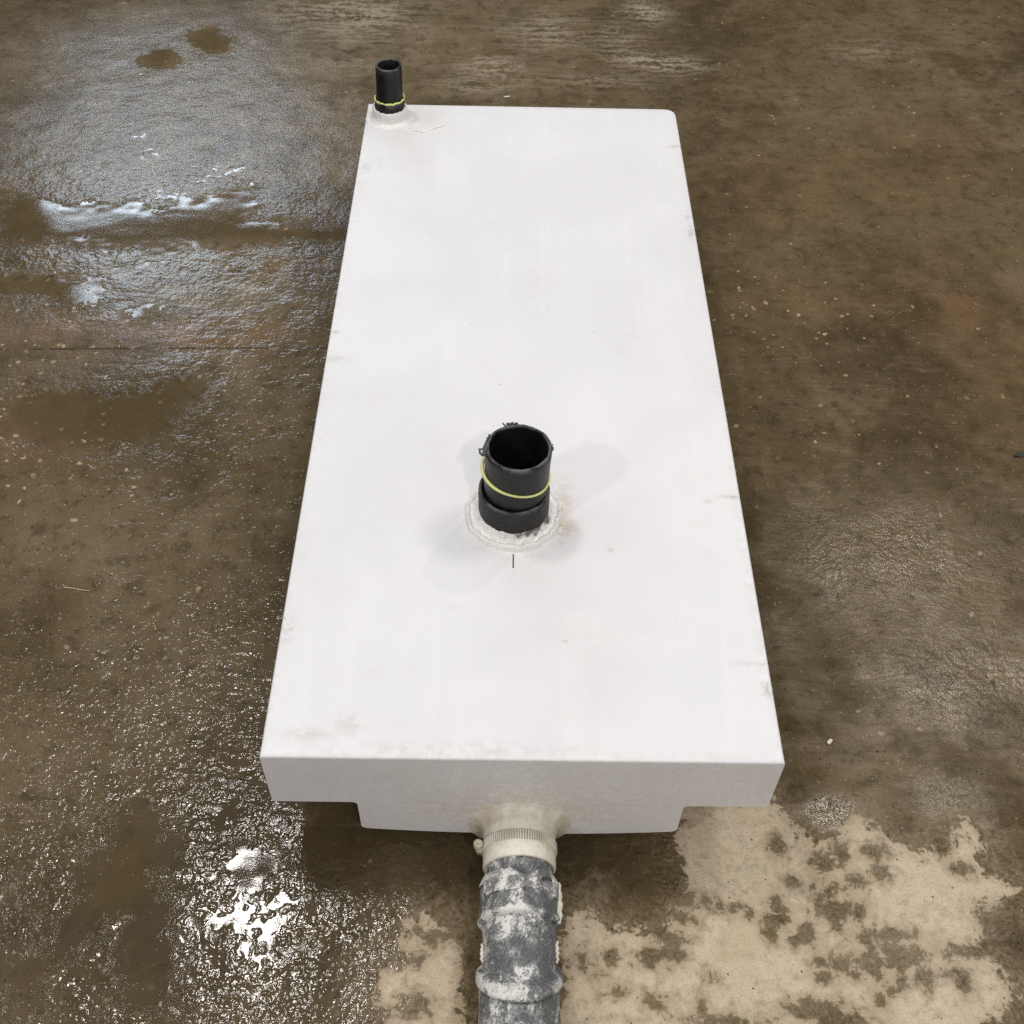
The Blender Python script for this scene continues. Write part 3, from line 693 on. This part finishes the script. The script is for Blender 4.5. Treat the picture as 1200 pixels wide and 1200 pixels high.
for (j, k) in cells:
    bm.faces.new((vv(j,k,0), vv(j,k+1,0), vv(j+1,k+1,0), vv(j+1,k,0)))
    bm.faces.new((vv(j+1,k,.0022), vv(j+1,k+1,.0022), vv(j,k+1,.0022), vv(j,k,.0022)))
    for dj, dk, e in ((-1,0,((j,k),(j,k+1))),(1,0,((j+1,k),(j+1,k+1))),(0,-1,((j,k),(j+1,k))),(0,1,((j,k+1),(j+1,k+1)))):
        if (j+dj, k+dk) not in cells:
            (a_, b_), (c_, d_) = e
            bm.faces.new((vv(a_,b_,0), vv(c_,d_,0), vv(c_,d_,.0022), vv(a_,b_,.0022)))
link('residue_crust', bm, crusted('dried_residue', .20, (.10,.105,.11)), dp)
# pale lumps of sealant along both flanks
MSEAL = simple('dried_sealant', (.74,.71,.62), .6, .001, (.60,.56,.46), 90)
def flank(side, s0, s1, rad, r0, za):
    bm = bmesh.new(); n = 16; pts = []
    for i in range(n):
        s = s0+(s1-s0)*i/(n-1); pts.append((ax_+side*(r0+.0008*math.sin(i*1.7)), -s, az+za+.001*math.sin(i)))
    tube(bm, pts, lambda i: rad*(.35+.75*math.sin(math.pi*(i+.5)/n)**.6), 10)
    return link('sealant_lump', bm, MSEAL, dp)
flank(1, y_col0-.002, y_col1+.002, .0040, .0478, .012)
flank(1, yat(1095,.03), yat(1122,.03), .0022, .0445, .010)
flank(-1, yat(1100,.03), yat(1122,.03), .0020, .0442, .012)

# ------------------------------------------------------------------ small things lying on the floor
def chip(name, px, py, w, l, t, rot, mat, label, cat, curl=0., seed=1):
    rr = random.Random(seed); g = ground(px, py); bm = bmesh.new(); n = 14; top = []; bot = []
    for k in range(n):
        a = 2*math.pi*k/n; f = 1+rr.uniform(-.28, .22)
        x, y = w/2*f*math.cos(a), l/2*f*math.sin(a); z = .0006+curl*(x/(w/2))**2
        top.append(bm.verts.new((x, y, z+t))); bot.append(bm.verts.new((x, y, z)))
    ct = bm.verts.new((0, 0, t*1.25+.0006)); cb = bm.verts.new((0, 0, .0004))
    for k in range(n):
        q = (k+1) % n
        bm.faces.new((top[k], top[q], ct)); bm.faces.new((bot[q], bot[k], cb)); bm.faces.new((top[q], top[k], bot[k], bot[q]))
    o = link(name, bm, mat, smooth=False); o.location = (g[0], g[1], 0); o.rotation_euler = (0, 0, rot)
    prop(o, label, cat); return o
MPALE = simple('pale_flake', (.72,.68,.60), .6); MDARK = simple('dark_flake', (.03,.025,.018), .6); MSTRAW = simple('straw', (.55,.45,.24), .6, .0003)
ga, gb = ground(75, 689), ground(106, 693)
bm = bmesh.new(); n = 8
tube(bm, [tuple(np.array(ga)*(1-i/(n-1)) + np.array(gb)*i/(n-1) - np.array([ga[0], ga[1], 0]) + np.array([0, .0006*math.sin(i*.9), .0014])) for i in range(n)], lambda i: .0012*(1-.4*i/(n-1)), 6)
so = link('wood_splinter', bm, MSTRAW); so.location = (ga[0], ga[1], 0)
prop(so, 'thin straw-coloured splinter lying on the wet floor left of the tank', 'splinter')
chip('dark_flake', 1196, 533, .030, .012, .0016, .35, MDARK, 'small dark flake on the floor at the right edge of the photo', 'flake', .0015, 3)
chip('pale_flake', 165, 88, .008, .006, .0015, .2, MPALE, 'tiny pale flake near the two round brown puddles', 'flake', 0, 5)
chip('pale_flake', 594, 114, .016, .006, .0016, .1, MPALE, 'small pale flake just behind the back edge of the tank', 'flake', .0008, 8)
chip('pale_flake', 972, 870, .010, .006, .0016, .7, MPALE, 'small pale flake on the damp floor right of the front corner', 'flake', .0008, 11)

# ------------------------------------------------------------------ light: a workshop's ceiling lamps, a far window and added fill
def lamp(name, loc, power, size, color, aim=None, shape='DISK', sy=None):
    l = bpy.data.lights.new(name, 'AREA'); l.energy = power; l.shape = shape; l.size = size; l.color = color
    if sy: l.size_y = sy
    o = bpy.data.objects.new(name, l); C.objects.link(o); o.location = loc
    d = Vector(aim) - Vector(loc) if aim else Vector((0, 0, -1))
    o.rotation_euler = d.to_track_quat('-Z', 'Y').to_euler()
    return o
WARM = (1., .968, .93)
def mirror(px, py, h):
    """place at height h whose image is seen in still water at that spot of the floor"""
    g = ground(px, py); d = g-CAM; k = h/(-d[2])
    return (float(g[0]+d[0]*k), float(g[1]+d[1]*k), h)
lamp('ceiling_lamp', mirror(293,1082,4.0), 38, .31, WARM, None, 'RECTANGLE', .50)
lamp('ceiling_lamp', mirror(1015,770,4.0), 27, .26, WARM)
for loc, p, sz in [((.95,-2.75,4.0), 62, .24), ((-3.1,-2.3,4.0), 64, .40), ((2.25,1.55,4.1), 56, 1.1), ((-3.2,1.1,4.1), 18, 1.0), ((3.4,-3.4,4.0), 30, 1.3), ((.3,6.6,4.0), 30, 1.0)]:  # the broad panels over either side are added to shape soft shadows
    lamp('ceiling_lamp', loc, p, sz, WARM)
lamp('fill_panel', (-.3,-4.6,2.6), 38, 1.9, (1.,.97,.94), (0,.2,.1), 'RECTANGLE', 1.3)  # added broad fill behind the camera, lifting the tank's front face
lamp('far_window', mirror(165,338,4.0), 12, .85, (.72,.85,1.), (-.6,1.2,0), 'RECTANGLE', .26)  # second pane added to brighten the lower glare on the floor
lamp('far_window', mirror(215,192,4.1), 66, 2.3, (.70,.84,1.), (-.6,1.4,0), 'RECTANGLE', .52)
# light thrown back by the pale ceiling: brightest overhead, dim towards the walls
w = bpy.data.worlds.new('World'); S.world = w; w.use_nodes = True
wt = w.node_tree; bg = wt.nodes['Background']
tc = wt.nodes.new('ShaderNodeTexCoord'); sx = wt.nodes.new('ShaderNodeSeparateXYZ'); wt.links.new(tc.outputs['Generated'], sx.inputs[0])
mr = wt.nodes.new('ShaderNodeMapRange'); mr.interpolation_type = 'SMOOTHSTEP'
mr.inputs['From Min'].default_value = .2; mr.inputs['From Max'].default_value = 1.
mr.inputs['To Min'].default_value = .03; mr.inputs['To Max'].default_value = .52
wt.links.new(sx.outputs[2], mr.inputs['Value']); wt.links.new(mr.outputs['Result'], bg.inputs[1])
bg.inputs[0].default_value = (1., .985, .97, 1)

S.view_settings.view_transform = 'Standard'; S.view_settings.look = 'None'
S.view_settings.exposure = -.10; S.view_settings.gamma = 1.; S.view_settings.use_curve_mapping = False
S.cycles.use_denoising = False
S.cycles.max_bounces = 6; S.cycles.caustics_reflective = False; S.cycles.caustics_refractive = False
